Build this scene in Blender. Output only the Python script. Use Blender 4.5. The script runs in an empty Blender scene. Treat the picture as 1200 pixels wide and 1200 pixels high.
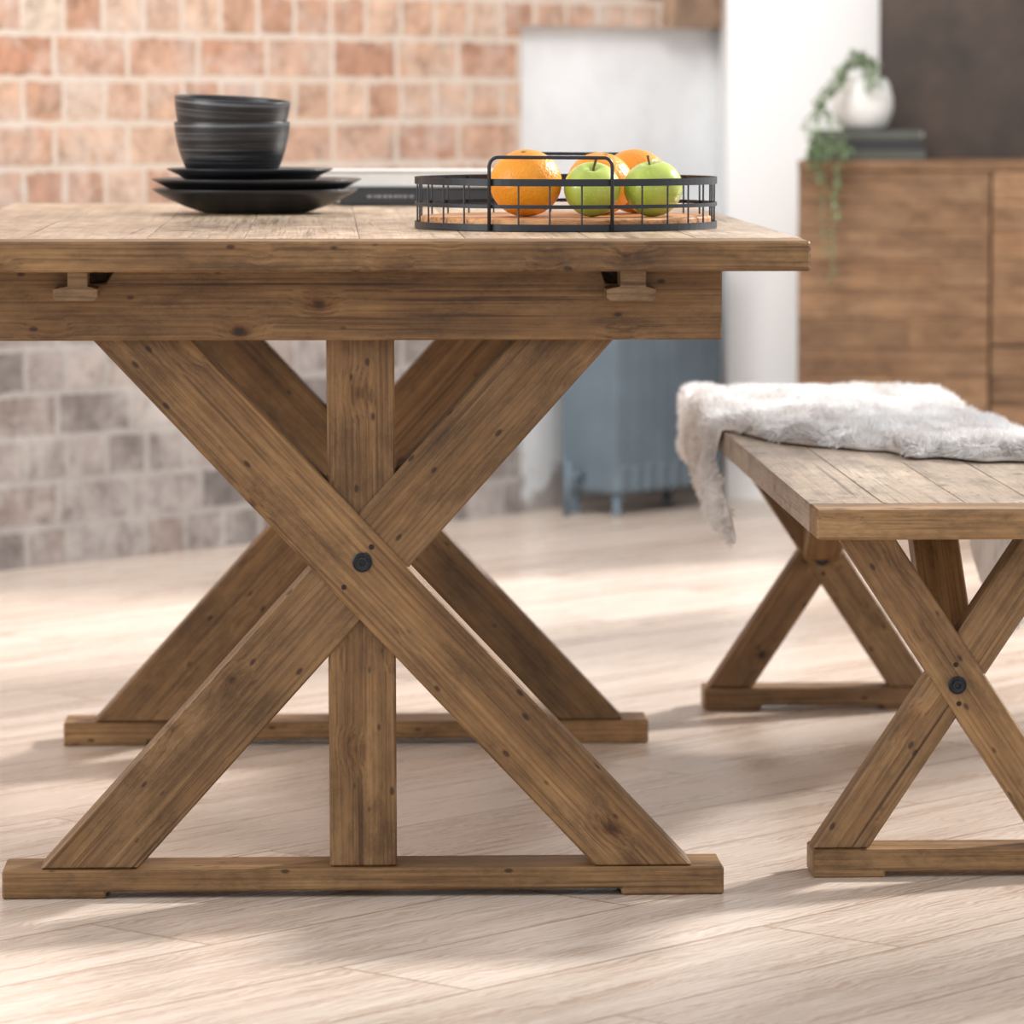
import bpy, bmesh, math, random
from mathutils import Vector, Matrix, Euler, noise
random.seed(7)
PI = math.pi
SC = bpy.context.scene
COL = SC.collection
R = math.radians

# ------------------------------------------------------------------ camera
FPX = 5295.0
cam_d = bpy.data.cameras.new('camera')
cam = bpy.data.objects.new('camera', cam_d)
COL.objects.link(cam)
cam_d.sensor_width = 36.0
cam_d.lens = 36.0 * FPX / 1200.0
cam.location = (0, 0, 0.916)
cam.rotation_euler = (R(90 - 5.276), 0, R(-2.35))
cam_d.clip_start = 0.05
cam_d.clip_end = 100
cam_d.dof.use_dof = True
cam_d.dof.focus_distance = 5.25
cam_d.dof.aperture_fstop = 7.0
SC.camera = cam
SC.view_settings.view_transform = 'Standard'

CR = cam.rotation_euler.to_matrix()
def P(px, py, Y):
    """world point seen at photo pixel (px,py) at world depth Y"""
    d = CR @ Vector(((px - 600) / FPX, -(py - 600) / FPX, -1))
    d *= Y / d.y
    return Vector((d.x, d.y, d.z + 0.916))

# ------------------------------------------------------------------ materials
def new_mat(name):
    m = bpy.data.materials.new(name)
    m.use_nodes = True
    nt = m.node_tree
    for n in list(nt.nodes): nt.nodes.remove(n)
    out = nt.nodes.new('ShaderNodeOutputMaterial')
    bs = nt.nodes.new('ShaderNodeBsdfPrincipled')
    nt.links.new(bs.outputs[0], out.inputs[0])
    return m, nt, bs
def N(nt, t, **kw):
    n = nt.nodes.new(t)
    for k, v in kw.items(): setattr(n, k, v)
    return n
def L(nt, a, b): nt.links.new(a, b)
def ramp(nt, stops, interp='LINEAR'):
    r = nt.nodes.new('ShaderNodeValToRGB')
    r.color_ramp.interpolation = interp
    el = r.color_ramp.elements
    while len(el) > 1: el.remove(el[0])
    el[0].position = stops[0][0]; el[0].color = (*stops[0][1], 1)
    for p, c in stops[1:]:
        e = el.new(p); e.color = (*c, 1)
    return r
def mapping(nt, src, scale=(1,1,1), rot=(0,0,0)):
    mp = nt.nodes.new('ShaderNodeMapping')
    mp.inputs['Scale'].default_value = scale
    mp.inputs['Rotation'].default_value = rot
    L(nt, src, mp.inputs['Vector'])
    return mp.outputs[0]
def noise_n(nt, vec, scale=1, detail=4, rough=.55, dist=0):
    n = nt.nodes.new('ShaderNodeTexNoise')
    n.inputs['Scale'].default_value = scale
    n.inputs['Detail'].default_value = detail
    n.inputs['Roughness'].default_value = rough
    n.inputs['Distortion'].default_value = dist
    L(nt, vec, n.inputs['Vector'])
    return n
def mix(nt, mode, fac, a, b):
    m = nt.nodes.new('ShaderNodeMix'); m.data_type = 'RGBA'; m.blend_type = mode
    if isinstance(fac, (int, float)): m.inputs[0].default_value = fac
    else: L(nt, fac, m.inputs[0])
    for v, i in ((a, 6), (b, 7)):
        if isinstance(v, tuple): m.inputs[i].default_value = (*v, 1) if len(v) == 3 else v
        else: L(nt, v, m.inputs[i])
    return m.outputs[2]
def math_n(nt, op, a, b=None):
    m = nt.nodes.new('ShaderNodeMath'); m.operation = op
    for v, i in ((a, 0), (b, 1)):
        if v is None: continue
        if isinstance(v, (int, float)): m.inputs[i].default_value = v
        else: L(nt, v, m.inputs[i])
    return m.outputs[0]
def bump(nt, h, strength, dist, bs):
    b = nt.nodes.new('ShaderNodeBump')
    b.inputs['Strength'].default_value = strength
    b.inputs['Distance'].default_value = dist
    L(nt, h, b.inputs['Height'])
    L(nt, b.outputs[0], bs.inputs['Normal'])

def wood(name, c_dark, c_mid, c_light, rough=.5, knots=True, gain=1.0, spec=.4):
    m, nt, bs = new_mat(name)
    tc = N(nt, 'ShaderNodeTexCoord'); oi = N(nt, 'ShaderNodeObjectInfo')
    at = N(nt, 'ShaderNodeAttribute', attribute_name='tint')
    off = N(nt, 'ShaderNodeCombineXYZ')
    r10 = math_n(nt, 'MULTIPLY', oi.outputs['Random'], 17.0)
    r10 = math_n(nt, 'ADD', r10, math_n(nt, 'MULTIPLY', at.outputs['Fac'], 31.0))
    for i in range(3): L(nt, r10, off.inputs[i])
    add = N(nt, 'ShaderNodeVectorMath', operation='ADD')
    L(nt, tc.outputs['Object'], add.inputs[0]); L(nt, off.outputs[0], add.inputs[1])
    v = add.outputs[0]
    wn = noise_n(nt, mapping(nt, v, (14, 14, 14)), 1, 3)
    vo = N(nt, 'ShaderNodeTexVoronoi'); vo.inputs['Scale'].default_value = 1
    va = N(nt, 'ShaderNodeVectorMath', operation='ADD')
    L(nt, mapping(nt, v, (9.5, 13, 13)), va.inputs[0])
    vs = N(nt, 'ShaderNodeVectorMath', operation='SCALE'); vs.inputs['Scale'].default_value = .32
    L(nt, wn.outputs['Color'], vs.inputs[0]); L(nt, vs.outputs[0], va.inputs[1])
    L(nt, va.outputs[0], vo.inputs['Vector'])
    kb = ramp(nt, [(0, (1, 1, 1)), (.12, (.5, .5, .5)), (.34, (0, 0, 0))])
    L(nt, vo.outputs['Distance'], kb.inputs[0])
    bend = N(nt, 'ShaderNodeVectorMath', operation='SCALE'); L(nt, kb.outputs[0], bend.inputs[0])
    bend.inputs['Scale'].default_value = .012 if knots else 0
    v2n = N(nt, 'ShaderNodeVectorMath', operation='ADD'); L(nt, v, v2n.inputs[0]); L(nt, bend.outputs[0], v2n.inputs[1])
    v2 = v2n.outputs[0]
    n1 = noise_n(nt, mapping(nt, v2, (.8, 52, 52)), 1, 7, .7, .12)
    n2 = noise_n(nt, mapping(nt, v2, (4.5, 300, 300)), 1, 4, .65, .1)
    n3 = noise_n(nt, mapping(nt, v, (3.6, 10, 10)), 1, 6, .65, 0)
    wv = N(nt, 'ShaderNodeTexWave', wave_type='BANDS', bands_direction='Z')
    wv.inputs['Scale'].default_value = 18; wv.inputs['Distortion'].default_value = 5
    wv.inputs['Detail'].default_value = 3; wv.inputs['Detail Scale'].default_value = 1.0
    L(nt, mapping(nt, v2, (.2, 2.6, 2.6)), wv.inputs['Vector'])
    rp = ramp(nt, [(.34, c_dark), (.49, c_mid), (.66, c_light)])
    h = math_n(nt, 'ADD', math_n(nt, 'MULTIPLY', n1.outputs['Fac'], .42), math_n(nt, 'MULTIPLY', wv.outputs['Fac'], .04))
    h = math_n(nt, 'ADD', h, math_n(nt, 'MULTIPLY', n3.outputs['Fac'], .55))
    L(nt, h, rp.inputs[0])
    fr = ramp(nt, [(.37, (.52, .46, .40)), (.48, (1, 1, 1)), (.7, (1.12, 1.12, 1.12))])
    L(nt, n2.outputs['Fac'], fr.inputs[0])
    c = mix(nt, 'MULTIPLY', .75, rp.outputs[0], fr.outputs[0])
    if knots:
        kr = ramp(nt, [(.03, (.07, .04, .025)), (.06, (.25, .16, .10)), (.08, (.48, .36, .26)), (.115, (.82, .75, .66)), (.25, (1, 1, 1))])
        L(nt, vo.outputs['Distance'], kr.inputs[0])
        c = mix(nt, 'MULTIPLY', .95, c, kr.outputs[0])
        v3 = N(nt, 'ShaderNodeTexVoronoi'); v3.inputs['Scale'].default_value = 1
        L(nt, mapping(nt, v, (20, 38, 38)), v3.inputs['Vector'])
        dr = ramp(nt, [(.07, (.18, .12, .09)), (.13, (1, 1, 1))])
        L(nt, v3.outputs['Distance'], dr.inputs[0])
        c = mix(nt, 'MULTIPLY', .85, c, dr.outputs[0])
    ck = noise_n(nt, mapping(nt, v, (1.6, 70, 70)), 1, 3, .5, .4)
    ckr = ramp(nt, [(.29, (.30, .24, .2)), (.34, (1, 1, 1))])
    L(nt, ck.outputs['Fac'], ckr.inputs[0])
    c = mix(nt, 'MULTIPLY', .8, c, ckr.outputs[0])
    wr = noise_n(nt, mapping(nt, v, (6, 14, 14)), 1.3, 8, .8)
    wrr = ramp(nt, [(.37, (.46, .42, .37)), (.5, (1, 1, 1)), (.64, (1.34, 1.29, 1.2))])
    L(nt, wr.outputs['Fac'], wrr.inputs[0])
    c = mix(nt, 'MULTIPLY', .68, c, wrr.outputs[0])
    hs = N(nt, 'ShaderNodeHueSaturation')
    vv = math_n(nt, 'ADD', math_n(nt, 'MULTIPLY', at.outputs['Fac'], 1.0), gain - .16)
    vv = math_n(nt, 'ADD', vv, math_n(nt, 'MULTIPLY', oi.outputs['Random'], .36))
    L(nt, vv, hs.inputs['Value']); L(nt, c, hs.inputs['Color'])
    L(nt, hs.outputs[0], bs.inputs['Base Color'])
    rr = math_n(nt, 'ADD', math_n(nt, 'MULTIPLY', n2.outputs['Fac'], .25), rough - .12)
    L(nt, rr, bs.inputs['Roughness'])
    bs.inputs['Specular IOR Level'].default_value = spec
    hh = math_n(nt, 'ADD', math_n(nt, 'MULTIPLY', n2.outputs['Fac'], .5), math_n(nt, 'MULTIPLY', n1.outputs['Fac'], .8))
    hh = math_n(nt, 'ADD', hh, math_n(nt, 'MULTIPLY', wr.outputs['Fac'], 1.0))
    bump(nt, hh, .5, .0018, bs)
    return m

def plain(name, col, rough=.5, metal=0, var=.12, scale=20, spec=.5, bmp=0, coat=0):
    m, nt, bs = new_mat(name)
    tc = N(nt, 'ShaderNodeTexCoord')
    n = noise_n(nt, tc.outputs['Object'], scale, 4)
    a = tuple(max(0, x * (1 - var)) for x in col); b = tuple(min(1, x * (1 + var)) for x in col)
    rp = ramp(nt, [(.3, a), (.7, b)])
    L(nt, n.outputs['Fac'], rp.inputs[0]); L(nt, rp.outputs[0], bs.inputs['Base Color'])
    bs.inputs['Roughness'].default_value = rough
    bs.inputs['Metallic'].default_value = metal
    bs.inputs['Specular IOR Level'].default_value = spec
    bs.inputs['Coat Weight'].default_value = coat
    if bmp: bump(nt, n.outputs['Fac'], bmp, .002, bs)
    return m

M = {}
M['table'] = wood('reclaimed pine', (.072, .035, .013), (.175, .093, .036), (.310, .182, .080), .5)
M['tabletop'] = wood('reclaimed pine glare top', (.21, .14, .09), (.35, .26, .175), (.50, .395, .295), .34, spec=.7)  # base colour lightened so the top carries its glare
M['bench'] = wood('reclaimed pine bench', (.092, .046, .019), (.205, .114, .048), (.34, .208, .098), .5)
M['benchtop'] = wood('reclaimed pine bench top', (.21, .15, .10), (.35, .265, .19), (.48, .39, .30), .40, spec=.6)
M['bearer'] = wood('pale pine bearer', (.17, .10, .05), (.27, .17, .09), (.36, .24, .135), .6, knots=False)
M['sideboard'] = wood('brown sideboard wood', (.14, .070, .032), (.225, .126, .064), (.31, .188, .105), .55, knots=False)
M['traywood'] = wood('tray wood', (.35, .16, .06), (.50, .25, .11), (.62, .34, .16), .5, knots=False)
M['iron'] = plain('dark bolt iron', (.035, .037, .042), .42, .8, .3, 60)
M['wire'] = plain('dark grey powder coated wire', (.022, .026, .034), .4, .3, .1, 40)
M['hole'] = plain('dark screw hole', (.025, .016, .011), .9)

def ceramic(name, streak):
    m, nt, bs = new_mat(name)
    tc = N(nt, 'ShaderNodeTexCoord')
    n = noise_n(nt, mapping(nt, tc.outputs['Object'], (2.5, 2.5, 260)), 1, 5, .7, .3)
    rp = ramp(nt, [(.42, (.006, .006, .008)), (.54, (.018, .019, .022)), (.64, (.13, .132, .135) if streak else (.025, .026, .03))])  # grey streaks: brushed lines, with the bowl's streaky sheen painted in
    L(nt, n.outputs['Fac'], rp.inputs[0]); L(nt, rp.outputs[0], bs.inputs['Base Color'])
    bs.inputs['Roughness'].default_value = .34
    bump(nt, n.outputs['Fac'], .35, .001, bs)
    return m
M['bowl'] = ceramic('black stoneware brush and sheen streaks', True)
M['plate'] = ceramic('matt black stoneware', False)

def orange_mat():
    m, nt, bs = new_mat('orange peel')
    tc = N(nt, 'ShaderNodeTexCoord')
    v = N(nt, 'ShaderNodeTexVoronoi'); v.inputs['Scale'].default_value = 260
    L(nt, tc.outputs['Object'], v.inputs['Vector'])
    n = noise_n(nt, tc.outputs['Object'], 18, 3)
    rp = ramp(nt, [(.3, (.80, .27, .01)), (.7, (.93, .40, .02))])
    L(nt, n.outputs['Fac'], rp.inputs[0]); L(nt, rp.outputs[0], bs.inputs['Base Color'])
    bs.inputs['Roughness'].default_value = .38
    bump(nt, v.outputs['Distance'], .5, .0012, bs)
    return m
M['orange'] = orange_mat()
def apple_mat():
    m, nt, bs = new_mat('green apple skin')
    tc = N(nt, 'ShaderNodeTexCoord')
    n = noise_n(nt, mapping(nt, tc.outputs['Object'], (40, 40, 10)), 1, 3)
    v = N(nt, 'ShaderNodeTexVoronoi'); v.inputs['Scale'].default_value = 170
    L(nt, tc.outputs['Object'], v.inputs['Vector'])
    rp = ramp(nt, [(.3, (.33, .44, .05)), (.7, (.50, .58, .11))])
    L(nt, n.outputs['Fac'], rp.inputs[0])
    sp = ramp(nt, [(.1, (.75, .82, .45)), (.17, (0, 0, 0))])
    L(nt, v.outputs['Distance'], sp.inputs[0])
    c = mix(nt, 'LIGHTEN', .5, rp.outputs[0], sp.outputs[0])
    L(nt, c, bs.inputs['Base Color'])
    bs.inputs['Roughness'].default_value = .25
    bs.inputs['Coat Weight'].default_value = .3
    return m
M['apple'] = apple_mat()
M['stem'] = plain('brown fruit stem', (.12, .07, .03), .7)
M['calyx'] = plain('green navel', (.25, .22, .06), .7)

def floor_mat():
    m, nt, bs = new_mat('pale limed oak planks')
    tc = N(nt, 'ShaderNodeTexCoord')
    v = mapping(nt, tc.outputs['Object'], (1, 1, 1), (0, 0, R(-46.5)))
    br = N(nt, 'ShaderNodeTexBrick')
    br.inputs['Scale'].default_value = 1
    br.inputs['Brick Width'].default_value = 1.3; br.inputs['Row Height'].default_value = .19
    br.inputs['Mortar Size'].default_value = .0022; br.inputs['Mortar Smooth'].default_value = .15
    br.inputs['Color1'].default_value = (0, 0, 0, 1); br.inputs['Color2'].default_value = (1, 1, 1, 1)
    br.inputs['Mortar'].default_value = (.5, .5, .5, 1)
    br.offset = .37
    L(nt, v, br.inputs['Vector'])
    sc = N(nt, 'ShaderNodeVectorMath', operation='SCALE'); sc.inputs['Scale'].default_value = 7
    L(nt, br.outputs['Color'], sc.inputs[0])
    ad = N(nt, 'ShaderNodeVectorMath', operation='ADD'); L(nt, v, ad.inputs[0]); L(nt, sc.outputs[0], ad.inputs[1])
    g = noise_n(nt, mapping(nt, ad.outputs[0], (1.6, 20, 1)), 1, 7, .62, .6)
    g2 = noise_n(nt, mapping(nt, ad.outputs[0], (9, 200, 1)), 1, 5, .65)
    wv = N(nt, 'ShaderNodeTexWave', wave_type='BANDS', bands_direction='Y')
    wv.inputs['Scale'].default_value = 22; wv.inputs['Distortion'].default_value = 16
    wv.inputs['Detail'].default_value = 3; wv.inputs['Detail Scale'].default_value = .7
    L(nt, mapping(nt, ad.outputs[0], (.7, 1.3, 1)), wv.inputs['Vector'])
    h = math_n(nt, 'ADD', math_n(nt, 'MULTIPLY', g.outputs['Fac'], .44), math_n(nt, 'MULTIPLY', wv.outputs['Fac'], .13))
    h = math_n(nt, 'ADD', h, math_n(nt, 'MULTIPLY', g2.outputs['Fac'], .44))
    rp = ramp(nt, [(.38, (.44, .34, .27)), (.5, (.585, .485, .41)), (.62, (.67, .585, .51))])
    L(nt, h, rp.inputs[0])
    pv = ramp(nt, [(0, (.93, .915, .90)), (1, (1.05, 1.05, 1.05))])
    L(nt, br.outputs['Color'], pv.inputs[0])
    c = mix(nt, 'MULTIPLY', 1, rp.outputs[0], pv.outputs[0])
    c = mix(nt, 'MIX', math_n(nt, 'MULTIPLY', br.outputs['Fac'], .85), c, (.30, .21, .15))
    L(nt, c, bs.inputs['Base Color'])
    rr = math_n(nt, 'ADD', math_n(nt, 'MULTIPLY', g.outputs['Fac'], .3), .14)
    L(nt, rr, bs.inputs['Roughness'])
    hh = math_n(nt, 'SUBTRACT', math_n(nt, 'MULTIPLY', h, .4), br.outputs['Fac'])
    bump(nt, hh, .25, .0012, bs)
    return m
M['floor'] = floor_mat()

def brick_mat():
    m, nt, bs = new_mat('worn whitewashed brick')
    tc = N(nt, 'ShaderNodeTexCoord')
    sp = N(nt, 'ShaderNodeSeparateXYZ'); L(nt, tc.outputs['Object'], sp.inputs[0])
    cb = N(nt, 'ShaderNodeCombineXYZ'); L(nt, sp.outputs[0], cb.inputs[0]); L(nt, sp.outputs[2], cb.inputs[1])
    wob = noise_n(nt, tc.outputs['Object'], 30, 5, .7)
    ws = N(nt, 'ShaderNodeVectorMath', operation='SCALE'); ws.inputs['Scale'].default_value = .020
    L(nt, wob.outputs['Color'], ws.inputs[0])
    ad = N(nt, 'ShaderNodeVectorMath', operation='ADD'); L(nt, cb.outputs[0], ad.inputs[0]); L(nt, ws.outputs[0], ad.inputs[1])
    br = N(nt, 'ShaderNodeTexBrick')
    br.inputs['Scale'].default_value = 1
    br.inputs['Brick Width'].default_value = .20; br.inputs['Row Height'].default_value = .087
    br.squash = .55; br.squash_frequency = 2; br.offset = .5
    br.inputs['Mortar Size'].default_value = .0072; br.inputs['Mortar Smooth'].default_value = .15
    br.inputs['Color1'].default_value = (0, 0, 0, 1); br.inputs['Color2'].default_value = (1, 1, 1, 1)
    L(nt, ad.outputs[0], br.inputs['Vector'])
    up = ramp(nt, [(0, (.36, .18, .115)), (.3, (.49, .30, .205)), (.55, (.56, .40, .30)), (.8, (.42, .21, .13)), (1, (.57, .46, .37))])
    lo = ramp(nt, [(0, (.19, .165, .155)), (.3, (.29, .25, .235)), (.5, (.38, .34, .32)), (.7, (.235, .19, .175)), (.85, (.34, .27, .24)), (1, (.45, .42, .40))])
    L(nt, br.outputs['Color'], up.inputs[0]); L(nt, br.outputs['Color'], lo.inputs[0])
    hm = N(nt, 'ShaderNodeMapRange'); hm.inputs['From Min'].default_value = .46; hm.inputs['From Max'].default_value = .80
    nz = noise_n(nt, tc.outputs['Object'], 3, 3)
    hz = math_n(nt, 'ADD', sp.outputs[2], math_n(nt, 'MULTIPLY', math_n(nt, 'SUBTRACT', nz.outputs['Fac'], .5), .5))
    L(nt, hz, hm.inputs['Value'])
    c = mix(nt, 'MIX', hm.outputs[0], lo.outputs[0], up.outputs[0])
    st = noise_n(nt, tc.outputs['Object'], 16, 8, .82)
    sr = ramp(nt, [(.36, (.46, .42, .39)), (.5, (1, 1, 1)), (.66, (1.45, 1.45, 1.45))])
    L(nt, st.outputs['Fac'], sr.inputs[0])
    c = mix(nt, 'MULTIPLY', .85, c, sr.outputs[0])
    mo = mix(nt, 'MIX', hm.outputs[0], (.42, .39, .365), (.64, .56, .475))
    c = mix(nt, 'MIX', math_n(nt, 'MULTIPLY', br.outputs['Fac'], .85), c, mo)
    wh = noise_n(nt, tc.outputs['Object'], 5, 8, .78)
    wr = ramp(nt, [(.48, (0, 0, 0)), (.60, (1, 1, 1))])
    L(nt, wh.outputs['Fac'], wr.inputs[0])
    c = mix(nt, 'MIX', math_n(nt, 'MULTIPLY', wr.outputs[0], .36), c, (.66, .62, .58))
    L(nt, c, bs.inputs['Base Color'])
    bs.inputs['Roughness'].default_value = .9
    hh = math_n(nt, 'SUBTRACT', math_n(nt, 'MULTIPLY', st.outputs['Fac'], .6), math_n(nt, 'MULTIPLY', br.outputs['Fac'], .5))
    bump(nt, hh, .6, .007, bs)
    return m
M['brick'] = brick_mat()
def plaster_mat():
    m, nt, bs = new_mat('chipped white plaster')
    tc = N(nt, 'ShaderNodeTexCoord')
    sp = N(nt, 'ShaderNodeSeparateXYZ'); L(nt, tc.outputs['Object'], sp.inputs[0])
    n = noise_n(nt, tc.outputs['Object'], 6, 6, .65)
    base = ramp(nt, [(.3, (.74, .75, .76)), (.6, (.85, .86, .87))])
    L(nt, n.outputs['Fac'], base.inputs[0])
    a = math_n(nt, 'SUBTRACT', .08, sp.outputs[2])
    a = math_n(nt, 'ADD', math_n(nt, 'MULTIPLY', a, 1.8), math_n(nt, 'SUBTRACT', n.outputs['Fac'], .47))
    cr = ramp(nt, [(.0, (0, 0, 0)), (.05, (1, 1, 1))]); L(nt, a, cr.inputs[0])
    c = mix(nt, 'MIX', math_n(nt, 'MULTIPLY', cr.outputs[0], .75), base.outputs[0], (.25, .19, .15))
    L(nt, c, bs.inputs['Base Color']); bs.inputs['Roughness'].default_value = .85
    bump(nt, n.outputs['Fac'], .2, .003, bs)
    return m
M['plaster'] = plaster_mat()
M['white'] = plain('white painted wall', (.86, .855, .85), .8, 0, .02, 3)
M['radiator'] = plain('slate blue grey radiator paint', (.135, .178, .215), .7, 0, .1, 12)
M['darkpanel'] = plain('dark rusted brown panel', (.045, .030, .022), .55, 0, .5, 7)
M['beam'] = plain('dark weathered brick pier', (.28, .185, .125), .85, 0, .35, 18, bmp=.4)
M['pot'] = plain('white pot glaze', (.72, .72, .70), .5, 0, .02)
M['leaf'] = plain('trailing plant leaves', (.17, .24, .12), .5, 0, .4, 40)
M['soil'] = plain('potting soil', (.05, .035, .025), .95, 0, .3, 90)
M['paper'] = plain('white paper pages', (.80, .79, .76), .7, 0, .03, 80)
M['bookdark'] = plain('dark grey book cover', (.045, .047, .052), .5)
M['bookmark'] = plain('grey spine print', (.30, .30, .30), .5)
M['bookwhite'] = plain('pale book cover', (.60, .60, .59), .45, 0, .04)
M['bookgreen'] = plain('grey green book cloth', (.075, .080, .068), .7)
M['bookblack'] = plain('black book cloth', (.022, .022, .024), .6)
def fur_mat():
    m, nt, bs = new_mat('sheepskin wool')
    tc = N(nt, 'ShaderNodeTexCoord')
    n = noise_n(nt, tc.outputs['Object'], 13, 5, .65)
    rp = ramp(nt, [(.31, (.66, .61, .58)), (.45, (.86, .835, .82)), (.60, (.95, .945, .94))])
    L(nt, n.outputs['Fac'], rp.inputs[0]); L(nt, rp.outputs[0], bs.inputs['Base Color'])
    bs.inputs['Roughness'].default_value = .85
    bs.inputs['Sheen Weight'].default_value = .4
    return m
M['fur'] = fur_mat()

# ------------------------------------------------------------------ mesh helpers
def tag(o, label=None, cat=None, group=None, kind=None):
    if label: o['label'] = label
    if cat: o['category'] = cat
    if group: o['group'] = group
    if kind: o['kind'] = kind
    return o
def empty(name, loc, rz=0):
    o = bpy.data.objects.new(name, None); COL.objects.link(o)
    o.location = loc; o.rotation_euler = (0, 0, rz); o.empty_display_size = .05
    return o
def obj(name, bm, mat, parent=None, matrix=None, smooth=False):
    me = bpy.data.meshes.new(name)
    bm.normal_update()
    bm.to_mesh(me); bm.free()
    me.materials.append(mat)
    if smooth:
        for p in me.polygons: p.use_smooth = True
    o = bpy.data.objects.new(name, me); COL.objects.link(o)
    if matrix is not None: o.matrix_world = matrix
    if parent is not None:
        o.parent = parent
        if matrix is not None:
            o.matrix_parent_inverse = Matrix.Identity(4)
            o.matrix_basis = (Matrix.Translation(parent.location) @ parent.rotation_euler.to_matrix().to_4x4()).inverted() @ matrix
    return o
def bx(bm, x0, x1, y0, y1, z0, z1, bev=0.0, seg=1, tint=None):
    vs = [bm.verts.new(c) for c in [(x0,y0,z0),(x1,y0,z0),(x1,y1,z0),(x0,y1,z0),(x0,y0,z1),(x1,y0,z1),(x1,y1,z1),(x0,y1,z1)]]
    fs = [(3,2,1,0),(4,5,6,7),(0,1,5,4),(1,2,6,5),(2,3,7,6),(3,0,4,7)]
    faces = [bm.faces.new([vs[i] for i in f]) for f in fs]
    if bev:
        es = list({e for f in faces for e in f.edges})
        r = bmesh.ops.bevel(bm, geom=es, offset=bev, segments=seg, affect='EDGES', profile=.5)
        allv = set(v for f in r['faces'] for v in f.verts)
        faces = list({f for v in allv for f in v.link_faces})
    if tint is not None:
        ly = bm.faces.layers.float.get('tint') or bm.faces.layers.float.new('tint')
        for f in faces:
            if f.is_valid: f[ly] = tint
    return faces
def prism(bm, pts, y0, y1, bev=0.0):
    """polygon in XZ extruded from y0 to y1"""
    a = [bm.verts.new((x, y0, z)) for x, z in pts]
    b = [bm.verts.new((x, y1, z)) for x, z in pts]
    n = len(pts)
    fs = [bm.faces.new(a), bm.faces.new(list(reversed(b)))]
    for i in range(n):
        j = (i + 1) % n
        fs.append(bm.faces.new([a[j], a[i], b[i], b[j]]))
    bmesh.ops.recalc_face_normals(bm, faces=fs)
    if bev:
        es = list({e for f in fs for e in f.edges})
        bmesh.ops.bevel(bm, geom=es, offset=bev, segments=1, affect='EDGES')
def lathe(bm, prof, seg=48, loc=(0,0,0), close=False):
    rings = []
    for r, z in prof:
        if r < 1e-6: rings.append([bm.verts.new((loc[0], loc[1], loc[2] + z))])
        else: rings.append([bm.verts.new((loc[0] + r * math.cos(2*PI*i/seg), loc[1] + r * math.sin(2*PI*i/seg), loc[2] + z)) for i in range(seg)])
    fs = []
    for a, b in zip(rings[:-1], rings[1:]):
        for i in range(seg):
            j = (i + 1) % seg
            if len(a) == 1 and len(b) == 1: continue
            if len(a) == 1: fs.append(bm.faces.new([a[0], b[j], b[i]]))
            elif len(b) == 1: fs.append(bm.faces.new([a[i], a[j], b[0]]))
            else: fs.append(bm.faces.new([a[i], a[j], b[j], b[i]]))
    bmesh.ops.recalc_face_normals(bm, faces=fs)
def tube(bm, pts, r, seg=8, closed=False, r_end=None):
    pts = [Vector(p) for p in pts]; n = len(pts); rings = []
    up = Vector((0, 0, 1)); prev = None
    for i, p in enumerate(pts):
        if closed: t = pts[(i+1) % n] - pts[i-1]
        else: t = pts[min(i+1, n-1)] - pts[max(i-1, 0)]
        t.normalize()
        if prev is None:
            a = t.cross(up)
            if a.length < .1: a = t.cross(Vector((1, 0, 0)))
        else: a = prev - t * prev.dot(t)
        a.normalize(); prev = a; b = t.cross(a)
        rr = r if r_end is None else r + (r_end - r) * i / (n - 1)
        rings.append([bm.verts.new(p + (a * math.cos(2*PI*k/seg) + b * math.sin(2*PI*k/seg)) * rr) for k in range(seg)])
    fs = []
    for i in range(n if closed else n - 1):
        A, B = rings[i], rings[(i+1) % n]
        for k in range(seg):
            j = (k + 1) % seg
            fs.append(bm.faces.new([A[k], A[j], B[j], B[k]]))
    if not closed:
        fs.append(bm.faces.new(list(reversed(rings[0])))); fs.append(bm.faces.new(rings[-1]))
    bmesh.ops.recalc_face_normals(bm, faces=fs)
def beam(name, mat, parent, x0, z0, x1, z1, hw, y0, y1, bev=.002):
    """slanted (or upright) timber in XZ, ends cut level at z0 and z1; local X = grain"""
    ang = math.atan2(z1 - z0, x1 - x0)
    mid = Vector(((x0+x1)/2, (y0+y1)/2, (z0+z1)/2))
    Mx = Matrix.Translation(mid) @ Matrix.Rotation(-ang, 4, 'Y')
    bm = bmesh.new()
    prism(bm, [(x0-hw, z0), (x0+hw, z0), (x1+hw, z1), (x1-hw, z1)], y0, y1, bev)
    bmesh.ops.transform(bm, matrix=Mx.inverted(), verts=bm.verts)
    return obj(name, bm, mat, parent, Mx)

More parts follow.
